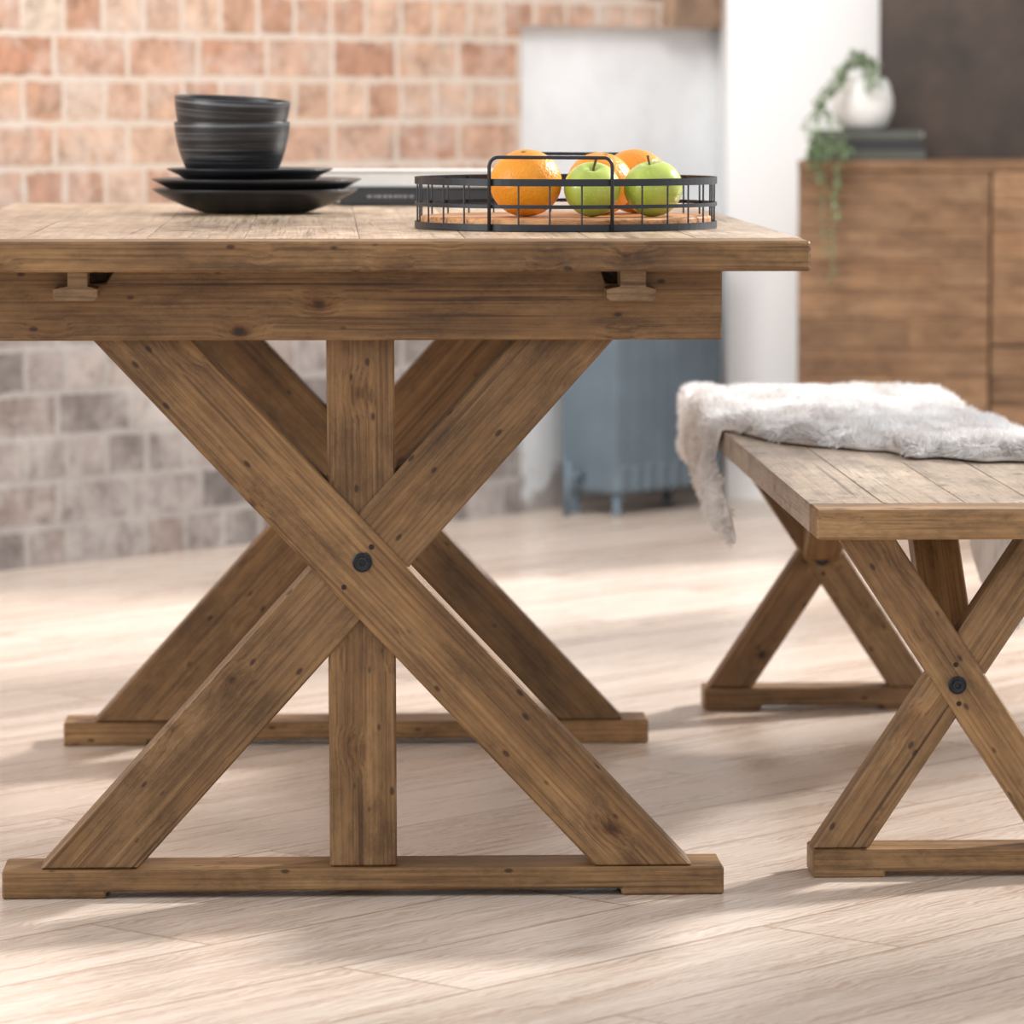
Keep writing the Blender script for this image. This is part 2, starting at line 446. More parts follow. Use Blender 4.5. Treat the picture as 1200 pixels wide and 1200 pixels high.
def plank_top(name, mat, parent, x0, x1, y0, y1, z0, z1, widths, cuts=1):
    Mx = Matrix.Translation(((x0+x1)/2, (y0+y1)/2, (z0+z1)/2)) @ Matrix.Rotation(PI/2, 4, 'Z')
    bm = bmesh.new(); bm.faces.layers.float.new('tint')
    tot = sum(widths); x = x0
    inv = Mx.inverted()
    for w in widths:
        ww = w / tot * (x1 - x0)
        ys = [y0] + sorted(random.uniform(y0 + .2, y1 - .2) for _ in range(cuts)) + [y1]
        for a, b in zip(ys[:-1], ys[1:]):
            dz = random.uniform(-.0005, .0)
            bx(bm, x + .0002, x + ww - .0002, a + .0003, b - .0003, z0, z1 + dz, .0009, 1, random.uniform(-.12, .12))
        x += ww
    bmesh.ops.transform(bm, matrix=inv, verts=bm.verts)
    return obj(name, bm, mat, parent, Mx)
def timber_x(name, mat, parent, x0, x1, y0, y1, z0, z1, bev=.002):
    Mx = Matrix.Translation(((x0+x1)/2, (y0+y1)/2, (z0+z1)/2))
    bm = bmesh.new()
    bx(bm, x0, x1, y0, y1, z0, z1, bev)
    bmesh.ops.transform(bm, matrix=Mx.inverted(), verts=bm.verts)
    return obj(name, bm, mat, parent, Mx)
def timber_y(name, mat, parent, x0, x1, y0, y1, z0, z1, bev=.002):
    Mx = Matrix.Translation(((x0+x1)/2, (y0+y1)/2, (z0+z1)/2)) @ Matrix.Rotation(PI/2, 4, 'Z')
    bm = bmesh.new()
    bx(bm, x0, x1, y0, y1, z0, z1, bev)
    bmesh.ops.transform(bm, matrix=Mx.inverted(), verts=bm.verts)
    return obj(name, bm, mat, parent, Mx)

def foot(name, mat, parent, x0, x1, y0, y1, h, padw, pad=.008):
    mx = Matrix.Translation(((x0+x1)/2, (y0+y1)/2, h/2))
    bm = bmesh.new()
    pts = [(x0, 0), (x0+padw, 0), (x0+padw, pad), (x1-padw, pad), (x1-padw, 0), (x1, 0), (x1, h), (x0, h)]
    prism(bm, pts, y0, y1, .0022)
    bmesh.ops.transform(bm, matrix=mx.inverted(), verts=bm.verts)
    return obj(name, mat=mat, bm=bm, parent=parent, matrix=mx)
def bolt(parent, x, y, z, s=1.0, facing=-1):
    bm = bmesh.new()
    lathe(bm, [(0, 0), (.0125*s, 0), (.0125*s, .0018), (.011*s, .0026), (.0105*s, .0018), (0, .0018)], 28)
    a = [bm.verts.new((.0078*s*math.cos(k*PI/3), .0078*s*math.sin(k*PI/3), .002)) for k in range(6)]
    b = [bm.verts.new((.0078*s*math.cos(k*PI/3), .0078*s*math.sin(k*PI/3), .0075*s)) for k in range(6)]
    c = [bm.verts.new((.0045*s*math.cos(k*PI/3), .0045*s*math.sin(k*PI/3), .0075*s)) for k in range(6)]
    d = [bm.verts.new((.0040*s*math.cos(k*PI/3), .0040*s*math.sin(k*PI/3), .004*s)) for k in range(6)]
    for k in range(6):
        j = (k+1) % 6
        bm.faces.new([a[k], a[j], b[j], b[k]]); bm.faces.new([b[k], b[j], c[j], c[k]]); bm.faces.new([c[k], c[j], d[j], d[k]])
    bm.faces.new(d)
    bmesh.ops.recalc_face_normals(bm, faces=bm.faces)
    mx = Matrix.Translation((x, y, z)) @ Matrix.Rotation(PI/2, 4, 'X')
    return obj('bolt', bm, M['iron'], parent, mx)
def plug(parent, x, y, z, r=.005):
    bm = bmesh.new()
    lathe(bm, [(0, 0), (r, 0), (r*.9, .0006), (0, .0003)], 14)
    return obj('screw_head', bm, M['hole'], parent, Matrix.Translation((x, y, z)) @ Matrix.Rotation(PI/2, 4, 'X'))

# ------------------------------------------------------------------ room
def box_obj(name, mat, x0, x1, y0, y1, z0, z1, bev=0):
    bm = bmesh.new(); bx(bm, x0, x1, y0, y1, z0, z1, bev)
    return obj(name, bm, mat)
fl = box_obj('floor', M['floor'], -6, 6, -1.5, 14, -.1, 0)
tag(fl, kind='structure')
WA = math.atan2(.739, .674)
W0 = Vector((.425, 9.87, 0))
WM = Matrix.Translation(W0) @ Matrix.Rotation(WA, 4, 'Z')   # local x along wall, local +y = behind
def wall_obj(name, mat, boxes):
    bm = bmesh.new()
    for b in boxes: bx(bm, *b)
    o = obj(name, bm, mat); o.matrix_world = WM
    return tag(o, kind='structure')
ZL = 1.066
wall_obj('wall_left', M['brick'], [(-5.5, 0, 0, .3, 0, 2.7), (0, 1.2, 0, .3, ZL, 2.7)])
wall_obj('wall_plaster', M['plaster'], [(0, 1.2, .03, .3, 0, ZL)])
wall_obj('trim_1', M['beam'], [(.50, .76, -.03, 0, ZL, 2.7)])
bw = box_obj('wall_back', M['white'], .905, 2.1, 10.2, 10.5, 0, 2.7)
tag(bw, kind='structure')
for k in range(5):  # unseen piers added to break the sun into soft floor bands
    y = 3.4 + k*1.55
    wr = box_obj('sun_gobo', M['white'], 3.6, 3.85, y, y+.32, 0, 3.6)
    tag(wr, kind='structure')
wr = box_obj('sun_gobo', M['white'], 3.6, 3.85, 3.4, 9.92, 3.601, 3.8); tag(wr, kind='structure')  # unseen bar across the added piers

# ------------------------------------------------------------------ table
YF = 5.12
table = empty('dining_table', (.038, 5.9, 0))
tag(table, 'large reclaimed pine dining table on crossed legs, set with crockery and fruit', 'table')
ZT = .755
TX0, TX1 = -.463, .537
plank_top('tabletop', M['tabletop'], table, TX0, TX1, 5.10, 6.80, ZT-.033, ZT, [.12,.14,.11,.13,.12,.14,.12,.12], 1)
timber_x('end_board', M['table'], table, TX0, TX1, 5.0, 5.0992, ZT-.034, ZT-.0004, .0025)
ax0, ax1, az0, az1 = -.40, .447, .640, ZT-.034
Ya = 5.10
s1 = [P(100, 332, Ya), P(130, 318, Ya)]
s2 = [P(708, 332, Ya), P(733, 318, Ya)]
pts = [(ax0, az0), (ax1, az0), (ax1, az1), (s2[1].x, az1), (s2[1].x, s2[0].z), (s2[0].x+.002, s2[0].z), (s2[0].x-.004, az1),
       (s1[1].x+.004, az1), (s1[1].x-.006, s1[0].z), (s1[0].x, s1[0].z), (s1[0].x, az1), (ax0, az1)]
mx = Matrix.Translation((0, Ya+.015, .68))
bm = bmesh.new(); prism(bm, pts, Ya, Ya+.03, .0015)
bmesh.ops.transform(bm, matrix=mx.inverted(), verts=bm.verts)
obj('apron', bm, M['table'], table, mx)
timber_x('apron', M['table'], table, ax0, ax1, 6.67, 6.70, az0, az1)
timber_y('side_rail', M['table'], table, ax0, ax0+.03, Ya+.031, 6.669, az0, az1)
timber_y('side_rail', M['table'], table, ax1-.03, ax1, Ya+.031, 6.669, az0, az1)
timber_y('bearer_bar', M['table'], table, s1[0].x-.02, s1[0].x+.06, Ya+.034, 5.7, az1-.035, az1-.0005)
timber_y('bearer_bar', M['table'], table, s2[0].x-.03, s2[0].x+.05, Ya+.034, 5.7, az1-.035, az1-.0005)
for (pa, pb, pc, pd, nm) in ((63, 115, 80, 103, 0), (710, 768, 726, 756, 1)):
    a, b = P(pa, 352, 5.06), P(pb, 338, 5.06)
    c, d = P(pc, 338, 5.06), P(pd, 320, 5.06)
    zt = ZT - .0342
    bm = bmesh.new()
    prism(bm, [(a.x+.004, a.z), (b.x-.004, a.z), (b.x, a.z+.004), (b.x, b.z), (d.x, b.z+.003), (d.x, zt), (c.x, zt), (c.x, b.z+.003), (a.x, b.z), (a.x, a.z+.004)], 5.045, 5.0995, .0006)
    obj('extension_bearer', bm, M['bearer'], table, None)
    o = [x for x in table.children if x.name.startswith('extension_bearer')][-1]
    o.location = -Vector(table.location)
def table_trestle(dy):
    y0 = YF + dy
    foot('foot_beam', M['table'], table, -.373, .454, y0, y0+.088, .033, .118)
    def ext(xa, za, xb, zb, z): return xa + (xb-xa) * (z-za)/(zb-za)
    zt = .698
    xb = ext(-.209, .64, .362, .033, zt)
    beam('diagonal_brace', M['table'], table, xb, zt, .362, .0335, .056, y0+.004, y0+.072)
    xb2 = ext(.271, .64, -.274, .033, zt)
    beam('diagonal_brace', M['table'], table, xb2, zt, -.274, .0335, .056, y0+.0075, y0+.070)
    beam('centre_post', M['table'], table, .038, zt, .040, .0335, .0385, y0+.012, y0+.068)
    timber_x('cross_rail', M['table'], table, -.33, .41, y0+.073, y0+.11, .66, ZT-.070)
    bolt(table, .0395, y0+.004, .3855, .9)
    plug(table, .050, y0+.0038, .403, .0032); plug(table, .0185, y0+.0038, .357, .0030)
table_trestle(0)
table_trestle(1.22)

# ------------------------------------------------------------------ bench
bench = empty('bench', (.74, 6.1, 0))
tag(bench, 'reclaimed pine bench on crossed legs, sheepskin draped over its seat', 'bench')
BZ = .441
BX0, BX1 = .562, .925
plank_top('seat', M['benchtop'], bench, BX0, BX1, 5.235, 7.09, BZ-.034, BZ, [.09, .10, .085, .1], 1)
timber_x('end_board', M['bench'], bench, BX0, BX1, 5.15, 5.2342, BZ-.035, BZ-.0004, .0025)
def bench_trestle(y0, sgn):
    foot('foot_beam', M['bench'], bench, .568 - (.006 if sgn < 0 else 0), .914, y0, y0+.07, .033, .085, .007)
    c = .737; zt = BZ-.035; zc = .227
    k = .131/.187
    xa = c - .62*(zt-zc); xb = c + k*(zc-.033)
    beam('diagonal_brace', M['bench'], bench, xa, zt-.0002, xb, .0333, .033, y0+.004, y0+.054)
    beam('diagonal_brace', M['bench'], bench, 2*c-xa, zt-.0002, 2*c-xb, .0333, .033, y0+.0075, y0+.052)
    bolt(bench, c, y0+.004, zc, .85)
    plug(bench, c-.002, y0+.0038, zc+.024, .003); plug(bench, c+.002, y0+.0038, zc-.022, .003)
    ys = y0 + .028; ye = ys + sgn*.22
    v0 = Vector((c, ys + sgn*.02, zc+.012)); v1 = Vector((c, ye, zt-.012))
    d = (v1 - v0); ln = d.length; d.normalize()
    yv = Vector((1, 0, 0)); zv = d.cross(yv)
    mx = Matrix((( d.x, yv.x, zv.x, (v0.x+v1.x)/2), (d.y, yv.y, zv.y, (v0.y+v1.y)/2), (d.z, yv.z, zv.z, (v0.z+v1.z)/2), (0,0,0,1)))
    bm = bmesh.new(); bx(bm, -ln/2, ln/2, -.028, .028, -.018, .018, .002)
    obj('angled_stay', bm, M['bench'], bench, mx)
bench_trestle(5.225, 1)
bench_trestle(6.675, -1)

# ------------------------------------------------------------------ sheepskin
def sheepskin():
    t = empty('sheepskin_throw', (.74, 6.4, BZ))
    tag(t, 'fluffy off white sheepskin draped over the bench seat', 'sheepskin')
    NS, NV = 130, 120
    W = BX1 - BX0
    s0, s1 = -.150, W + .275
    def interp(pts, s):
        if s <= pts[0][0]: return pts[0][1]
        for (a, va), (b, vb) in zip(pts[:-1], pts[1:]):
            if s <= b:
                u = (s-a)/(b-a); u = u*u*(3-2*u)
                return va + (vb-va)*u
        return pts[-1][1]
    near = [(-.150, 6.07), (-.12, 6.14), (-.05, 6.40), (0, 6.36), (.06, 6.14), (.12, 6.05), (.18, 5.97), (.21, 5.86), (W, 5.80), (W+.06, 5.86), (W+.17, 6.06), (W+.275, 6.12)]
    far = [(-.150, 6.24), (-.12, 6.44), (-.065, 6.83), (0, 7.02), (.1, 7.02), (W, 7.0), (W+.08, 6.7), (W+.17, 6.5), (W+.275, 6.32)]
    def pos(s, Y, h):
        if s < 0: h = h*(1 - .35*min(1, -s/.05))
        n1 = noise.noise(Vector((s*6, Y*5, 1.3)))*.012 + noise.noise(Vector((s*18, Y*11, 5)))*.008
        h2 = h + (n1 if h > .006 else 0)
        if s < 0:
            d = -s
            a = min(d/.05, 1) * PI/2
            base = Vector((BX0 - .001 - .003*math.sin(a) - .005*math.sin(min(1, d/.17)*PI), Y, BZ + .001 - max(0, d-.012)))
            nrm = Vector((-math.sin(a), 0, math.cos(a)))
        elif s > W:
            d = s - W
            a = min(d/.045, 1) * PI/2
            base = Vector((BX1 + .001 + .004*math.sin(a) + .006*math.sin(min(1, d/.2)*PI), Y, BZ + .001 - max(0, d-.012)))
            nrm = Vector((math.sin(a), 0, math.cos(a)))
        else:
            base = Vector((BX0 + s, Y, BZ + .0012)); nrm = Vector((0, 0, 1))
        return base + nrm*max(h2, .003), nrm
    bm = bmesh.new()
    top, bot = [], []
    for i in range(NS+1):
        s = s0 + (s1-s0)*i/NS
        yn = interp(near, s) + noise.noise(Vector((s*19, 3, 0)))*.05
        yf = interp(far, s) + noise.noise(Vector((s*16, 9, 0)))*.025
        ce = min(1, (s-s0)/.03, (s1-s)/.05); ce = math.sqrt(max(0, 1-(1-max(0, ce))**2))
        mid = (yn+yf)/2; yn = mid + (yn-mid)*(.25+.75*ce); yf = mid + (yf-mid)*(.25+.75*ce)
        rt, rb = [], []
        for j in range(NV+1):
            v = j/NV
            Y = yn + (yf-yn)*v
            es = min(1, (s-s0)/.025, (s1-s)/.025)
            ev = min(1, (Y-yn)/.05, (yf-Y)/.05)
            e = max(0, min(1, es))*max(0, min(1, ev)); e = math.sqrt(max(0, 1-(1-e)**2))
            h = .0050 + .014*e
            p, n = pos(s, Y, h); rt.append(bm.verts.new(p))
            q, _ = pos(s, Y, 0); 
            # underside lies just above the bench
            q = q - n*(.003-.0008)
            rb.append(bm.verts.new(q))
        top.append(rt); bot.append(rb)
    for i in range(NS):
        for j in range(NV):
            bm.faces.new([top[i][j], top[i+1][j], top[i+1][j+1], top[i][j+1]])
            bm.faces.new([bot[i][j], bot[i][j+1], bot[i+1][j+1], bot[i+1][j]])
    for j in range(NV):
        bm.faces.new([top[0][j], top[0][j+1], bot[0][j+1], bot[0][j]]); bm.faces.new([top[NS][j+1], top[NS][j], bot[NS][j], bot[NS][j+1]])
    for i in range(NS):
        bm.faces.new([top[i+1][0], top[i][0], bot[i][0], bot[i+1][0]]); bm.faces.new([top[i][NV], top[i+1][NV], bot[i+1][NV], bot[i][NV]])
    bmesh.ops.recalc_face_normals(bm, faces=bm.faces)
    bm.normal_update()
    cells = []
    for i in range(NS):
        for j in range(NV):
            a = top[i][j]; cells.append((a.co.copy(), top[i+1][j].co.copy(), top[i][j+1].co.copy(), top[i+1][j+1].co.copy(), a.normal.copy(), i, j))
    off = Vector(t.location)
    bmesh.ops.translate(bm, verts=bm.verts, vec=-off)
    obj('hide', bm, M['fur'], t, smooth=True)
    rnd = random.Random(3)
    verts, faces = [], []
    wts = [((c[1]-c[0]).cross(c[2]-c[0])).length * (2.2 if (c[6] < 8 or c[6] > NV-8) else 1) for c in cells]
    pick = rnd.choices(range(len(cells)), weights=wts, k=64000)
    for k in pick:
        c = cells[k]; u, v = rnd.random(), rnd.random()
        p = (c[0]*(1-u)+c[1]*u)*(1-v) + (c[2]*(1-u)+c[3]*u)*v
        n = c[4]
        if n.length < .1: n = Vector((0, 0, 1))
        cl = Vector((noise.noise(p*17), noise.noise(p*17+Vector((7, 0, 0))), noise.noise(p*17+Vector((0, 9, 0)))))
        d = (n*.65 + cl*1.0 + Vector((rnd.uniform(-.2,.2), rnd.uniform(-.2,.2)-.1, rnd.uniform(-.12,.05)))).normalized()
        if d.dot(n) < .1: d = (d + n*.35).normalized()
        ln = rnd.uniform(.010, .0165)
        side = d.cross(Vector((rnd.uniform(-1,1), rnd.uniform(-1,1), rnd.uniform(-1,1)))).normalized()*.0010
        d2 = (d + Vector((cl.x, cl.y, -.3 + cl.z))*.55).normalized()
        p0 = p - n*.002 - off; p1 = p0 + d*ln*.55; p2 = p1 + d2*ln*.5
        b = len(verts)
        verts += [p0-side, p0+side, p1+side*.8, p1-side*.8, p2]
        faces += [(b, b+1, b+2, b+3), (b+3, b+2, b+4)]
    me = bpy.data.meshes.new('wool'); me.from_pydata([tuple(v) for v in verts], [], faces); me.materials.append(M['fur'])
    w = bpy.data.objects.new('wool', me); COL.objects.link(w); w.parent = t
    w['kind'] = 'stuff'
sheepskin()

# ------------------------------------------------------------------ crockery
CS = .966
def dish(name, mat, prof, th, loc, label, cat, group, tilt=(0, 0, 0), seg=72):
    prof = [(r*CS, z*CS) for r, z in prof]
    inner = [(max(0, r - th*.55), z + th) for r, z in prof[1:]]
    inner[-1] = (prof[-1][0]-th*.8, prof[-1][1])
    pr = list(prof) + [(prof[-1][0]-th*.3, prof[-1][1]+th*.35)] + list(reversed(inner)) + [(0, prof[0][1] + th)]
    bm = bmesh.new(); lathe(bm, pr, seg)
    o = obj(name, bm, mat, smooth=True)
    o.location = loc; o.rotation_euler = tilt
    return tag(o, label, cat, group)
CY = 6.21
pcx = P(299, 230, CY).x; pbx = P(272, 160, CY).x; ptx = P(293, 200, CY).x
dish('plate', M['plate'], [(0, .002), (.066, .002), (.070, 0), (.078, .0015), (.10, .009), (.122, .019), (.139, .028), (.146, .033)], .004,
     (pcx, CY, ZT+.0003), 'matt black plate at the very bottom of the stack', 'plate', 'black crockery stack')
dish('plate', M['plate'], [(0, 0), (.058, 0), (.09, .011), (.12, .025), (.140, .036), (.149, .0405)], .004,
     (pcx+.002, CY, ZT+.0066), 'matt black plate in the middle of the three stacked plates', 'plate', 'black crockery stack')
dish('plate', M['plate'], [(0, 0), (.048, 0), (.075, .021), (.10, .041), (.118, .0500)], .004,
     (ptx, CY, ZT+.0115), 'smaller matt black plate directly under the two bowls', 'plate', 'black crockery stack')
bprof = [(0, 0), (.030, 0), (.034, .002), (.044, .013), (.054, .026), (.0635, .040), (.0710, .057), (.0762, .073), (.0798, .090), (.0815, .102), (.0820, .110)]
dish('bowl', M['bowl'], bprof, .0035, (pbx, CY, ZT+.0170), 'lower of two black streaked bowls, standing upright on the plates', 'bowl', 'black crockery stack')
dish('bowl', M['bowl'], bprof, .0035, (pbx-.005, CY, ZT+.0490), 'upper black streaked bowl, tilted inside the bowl below', 'bowl', 'black crockery stack', (R(2.6), R(3.2), 0))

# ------------------------------------------------------------------ books
def book(cx, cy, hx, hy, z0, h, cm, label, rz=0, group=None, marks=False):
    t = empty('hardback_book', (cx, cy, z0), rz)
    w, d = hx, hy
    bm = bmesh.new()
    bx(bm, -w, w, -d, d, 0, .003, .0008); bx(bm, -w, w, -d, d, h-.003, h, .0008)
    if marks is not None: bx(bm, -w, w, -d, -d+.003, .003, h-.003)
    else: bx(bm, -w, w, d-.003, d, .003, h-.003)
    obj('cover', bm, cm, t)
    bm = bmesh.new()
    if marks is not None: bx(bm, -w+.003, w-.003, -d+.0032, d-.003, .0032, h-.0032)
    else: bx(bm, -w+.003, w-.003, -d+.003, d-.0032, .0032, h-.0032)
    obj('page_block', bm, M['paper'], t)
    if marks:
        bm = bmesh.new(); rr = random.Random(2)
        x = -w + .04
        while x < -w + .11:
            l = rr.uniform(.003, .007)
            bx(bm, x, x+l, -d-.0003, -d+.0002, h*.42, h*.58); x += l + rr.uniform(.0015, .003)
        obj('spine_print', bm, M['bookmark'], t)
    tag(t, label, 'book', group)
book(P(500, 235, 6.69).x, 6.695, .135, .085, ZT+.0003, .026, M['bookdark'], 'dark covered book lying on the table right behind the plates', R(4), 'books on the dining table', True)
book(P(480, 200, 6.70).x, 6.70, .155, .088, ZT+.0266, .024, M['bookwhite'], 'pale covered book lying on top of the dark book, page edges facing out', R(-4), 'books on the dining table', None)

# ------------------------------------------------------------------ tray
TY = 5.505
TR = .184
tx = P(663, 230, TY).x
tray = empty('wire_tray', (tx, TY, ZT), R(-9))
tag(tray, 'round dark wire tray with wooden base and two handles, holding fruit', 'tray')
bm = bmesh.new()
lathe(bm, [(0, .004), (.173, .004), (.177, .006), (.177, .013), (.175, .0148), (0, .0148)], 72)
obj('wooden_base', bm, M['traywood'], tray)
def band(z0, z1, r=TR, th=.0020, nm='hoop'):
    bm = bmesh.new()
    lathe(bm, [(r-th, z0), (r, z0), (r, z1), (r-th, z1), (r-th, z0)], 96)
    return obj(nm, bm, M['wire'], tray)
band(0.0005, .0085); band(.0270, .0315); band(.0535, .0620)
NW = 30
for k in range(NW):
    a = 2*PI*(k+.5)/NW
    rr = TR - .0034
    bm = bmesh.new()
    tube(bm, [(rr*math.cos(a), rr*math.sin(a), .002), (rr*math.cos(a), rr*math.sin(a), .060)], .0012, 6)
    obj('upright_wire', bm, M['wire'], tray)
for sgn in (-1, 1):
    hw = .073
    yb = sgn*(math.sqrt(TR**2 - hw**2)+.003)
    H = .0875; rc = .011
    pts = [(-hw, yb, .001), (-hw, yb, H-rc)]
    for k in range(1, 6):
        a = PI - k*PI/10
        pts.append((-hw + rc + rc*math.cos(a), yb, H - rc + rc*math.sin(a)))
    for k in range(1, 6):
        a = PI/2 - k*PI/10
        pts.append((hw - rc + rc*math.cos(a), yb, H - rc + rc*math.sin(a)))
    pts.append((hw, yb, .001))
    bm = bmesh.new(); tube(bm, pts, .0022, 10)
    obj('handle', bm, M['wire'], tray, smooth=True)

# ------------------------------------------------------------------ fruit
FZ = ZT + .0150
def fruit_body(kind, r):
    bm = bmesh.new()
    prof = []
    n = 28
    for i in range(n+1):
        th = PI * i / n   # 0 = bottom
        if kind == 'orange':
            x = r*math.sin(th); z = -r*.92*math.cos(th)
            if i == n: z -= .0012
        else:
            s = math.sin(th)
            x = r*s*(1 + .06*(-math.cos(th)))
            z = -r*.96*math.cos(th)
            d = max(0, 1 - s/.45)
            if th > PI/2: z -= r*.30*d*d
            else: z += r*.14*d*d
        prof.append((max(0, x) if 0 < i < n else 0, z))
    zmin = min(z for _, z in prof)
    lathe(bm, [(x, z - zmin) for x, z in prof], 40)
    return bm, max(z for _, z in prof) - zmin, prof[-1][1] - zmin
def put_fruit(kind, r, px, y, label, tilt, rz):
    t = empty(kind, (P(px, 215, y).x, y, FZ))
    bm, h, zc = fruit_body(kind, r)
    c = Vector((0, 0, r))
    rot = Euler((tilt[0], tilt[1], rz)).to_matrix().to_4x4()
    mx = Matrix.Translation(c) @ rot @ Matrix.Translation(-c)
    bmesh.ops.transform(bm, matrix=mx, verts=bm.verts)
    zm = min(v.co.z for v in bm.verts)
    bmesh.ops.translate(bm, verts=bm.verts, vec=(0, 0, -zm))
    obj('peel' if kind == 'orange' else 'flesh', bm, M[kind], t, smooth=True)
    mx = Matrix.Translation((0, 0, -zm)) @ mx
    bm = bmesh.new()
    if kind == 'orange':
        lathe(bm, [(0, .0), (.0035, .0), (.003, .0015), (0, .002)], 8)
        bmesh.ops.transform(bm, matrix=mx @ Matrix.Translation((0, 0, zc-.0002)), verts=bm.verts)
        obj('navel', bm, M['calyx'], t)
    else:
        tube(bm, [(0, 0, 0), (.001, 0, .008), (.004, .001, .018)], .0013, 7, r_end=.0017)
        bmesh.ops.transform(bm, matrix=mx @ Matrix.Translation((0, 0, zc-.001)), verts=bm.verts)
        obj('stem', bm, M['stem'], t)
    tag(t, label, 'fruit', 'fruit in the wire tray')
put_fruit('orange', .0435, 616, 5.445, 'large orange at the left front of the wire tray', (R(15), R(-12), 0), .4)
put_fruit('orange', .0410, 704, 5.522, 'orange half hidden behind the two green apples', (R(14), R(-10), 0), 1.2)
put_fruit('orange', .0425, 745, 5.590, 'orange farthest back in the wire tray', (R(20), R(12), 0), 2.2)
put_fruit('apple', .0340, 694, 5.425, 'green apple between the large orange and the other green apple', (R(25), R(-8), 0), .3)
put_fruit('apple', .0355, 765, 5.435, 'green apple with upright stem at the right of the wire tray', (R(-8), R(-10), 0), 1.4)

# ------------------------------------------------------------------ radiator
rad = bpy.data.objects.new('radiator', None); COL.objects.link(rad)
rad.matrix_world = WM @ Matrix.Translation((.075, -.13, 0))
tag(rad, 'blue grey column radiator on small feet against the whitened wall', 'radiator')
NSX = 8; pitch = .047
for k in range(NSX):
    x = k*pitch + .026
    bm = bmesh.new()
    for yy in (-.055, 0, .055):
        pts = [(x, yy, .075 + i*.505/8) for i in range(9)]
        tube(bm, pts, .0228, 14)
    bx(bm, x-.0234, x+.0234, -.08, .08, .555, .62, .014, 3)
    bx(bm, x-.0234, x+.0234, -.08, .08, .045, .115, .014, 3)
    bx(bm, x-.0234, x+.0234, -.0765, .0765, .1, .57, .002, 2)
    obj('section', bm, M['radiator'], rad, smooth=False)
for x in (.026, (NSX-1)*pitch+.026):
    for yy in (-.058, .058):
        bm = bmesh.new()
        lathe(bm, [(0, 0), (.014, 0), (.012, .008), (.009, .02), (.013, .046), (0, .046)], 14, (x, yy, 0))
        obj('foot', bm, M['radiator'], rad, smooth=True)
bm = bmesh.new(); tube(bm, [(-.05, .02, .085), (0.0, .02, .085)], .009, 10); tube(bm, [(-.05, .02, 0), (-.05, .02, .12)], .008, 10)
obj('valve_pipe', bm, M['radiator'], rad, smooth=True)

# ------------------------------------------------------------------ sideboard (turned a little, right end nearer)
pS = P(935, 188, 9.72)
SZ = pS.z
SA = R(-9)
sb = empty('sideboard', (pS.x, 9.72, 0), SA)
tag(sb, 'brown wooden sideboard with plank front behind the bench', 'sideboard')
SBM = Matrix.Translation(sb.location) @ Matrix.Rotation(SA, 4, 'Z')
def sloc(x, y, z): return SBM @ Vector((x, y, z))
SWD, SDP = 1.30, .38
def sbpart(name, x0, x1, y0, y1, z0, z1, bev=.002):
    bm = bmesh.new(); c = Vector(((x0+x1)/2, (y0+y1)/2, (z0+z1)/2))
    bx(bm, x0-c.x, x1-c.x, y0-c.y, y1-c.y, z0-c.z, z1-c.z, bev)
    o = obj(name, bm, M['sideboard'], sb); o.location = c; return o
sbpart('top_board', 0, SWD, 0, SDP, SZ-.022, SZ)
sbpart('carcass', 0, SWD, .022, SDP-.002, .05, SZ-.0225)
sbpart('plinth', .01, SWD-.01, .03, SDP-.01, 0, .0495)
def plank_front(name, x0, x1, z0, z1, n):
    bm = bmesh.new(); bm.faces.layers.float.new('tint')
    c = Vector(((x0+x1)/2, .01, (z0+z1)/2))
    for k in range(n):
        a = z0 + (z1-z0)*k/n; b = z0 + (z1-z0)*(k+1)/n
        xs = [x0, x0 + (x1-x0)*random.uniform(.25, .75), x1] if k % 2 else [x0, x1]
        for u, v in zip(xs[:-1], xs[1:]):
            bx(bm, u-c.x, v-c.x, 0-c.y, .0215-c.y, a+.0003-c.z, b-.0003-c.z, .001, 1, random.uniform(-.16, .16))
    o = obj(name, bm, M['sideboard'], sb); o.location = c
    return o
gx = .45
for _ in range(20):
    p = sloc(gx, 0, .5); px = P(1160, 400, p.y).x
    gx += (px - p.x)/math.cos(SA)
gz = P(1180, 405, sloc(gx+.03, 0, 0).y).z
plank_front('door', .003, gx-.003, .055, SZ-.024, 11)
plank_front('door', gx+.003, gx+.42, gz+.003, SZ-.024, 6)
plank_front('drawer', gx+.003, gx+.42, .055, gz-.003, 5)
plank_front('door', gx+.426, SWD-.003, .055, SZ-.024, 11)

lx = .2
for _ in range(20):
    p = sloc(lx, .30, 1.0); px = P(1030, 100, p.y).x
    lx += (px - p.x)/math.cos(SA)
c = sloc(lx+.5, .30, SZ)
dp = empty('dark_panel', c, SA)
tag(dp, 'large dark brown panel standing upright on the sideboard against the wall', 'panel')
bm = bmesh.new(); bx(bm, -.5, .5, 0, .02, .0005, .85, .003); obj('board', bm, M['darkpanel'], dp)
bm = bmesh.new()
for b in ((-.5, -.49, -.003, .022, .0005, .85), (.49, .5, -.003, .022, .0005, .85), (-.49, .49, -.003, .022, .0005, .012), (-.49, .49, -.003, .022, .838, .85)):
    bx(bm, *b, .001)
obj('edge_frame', bm, M['darkpanel'], dp)

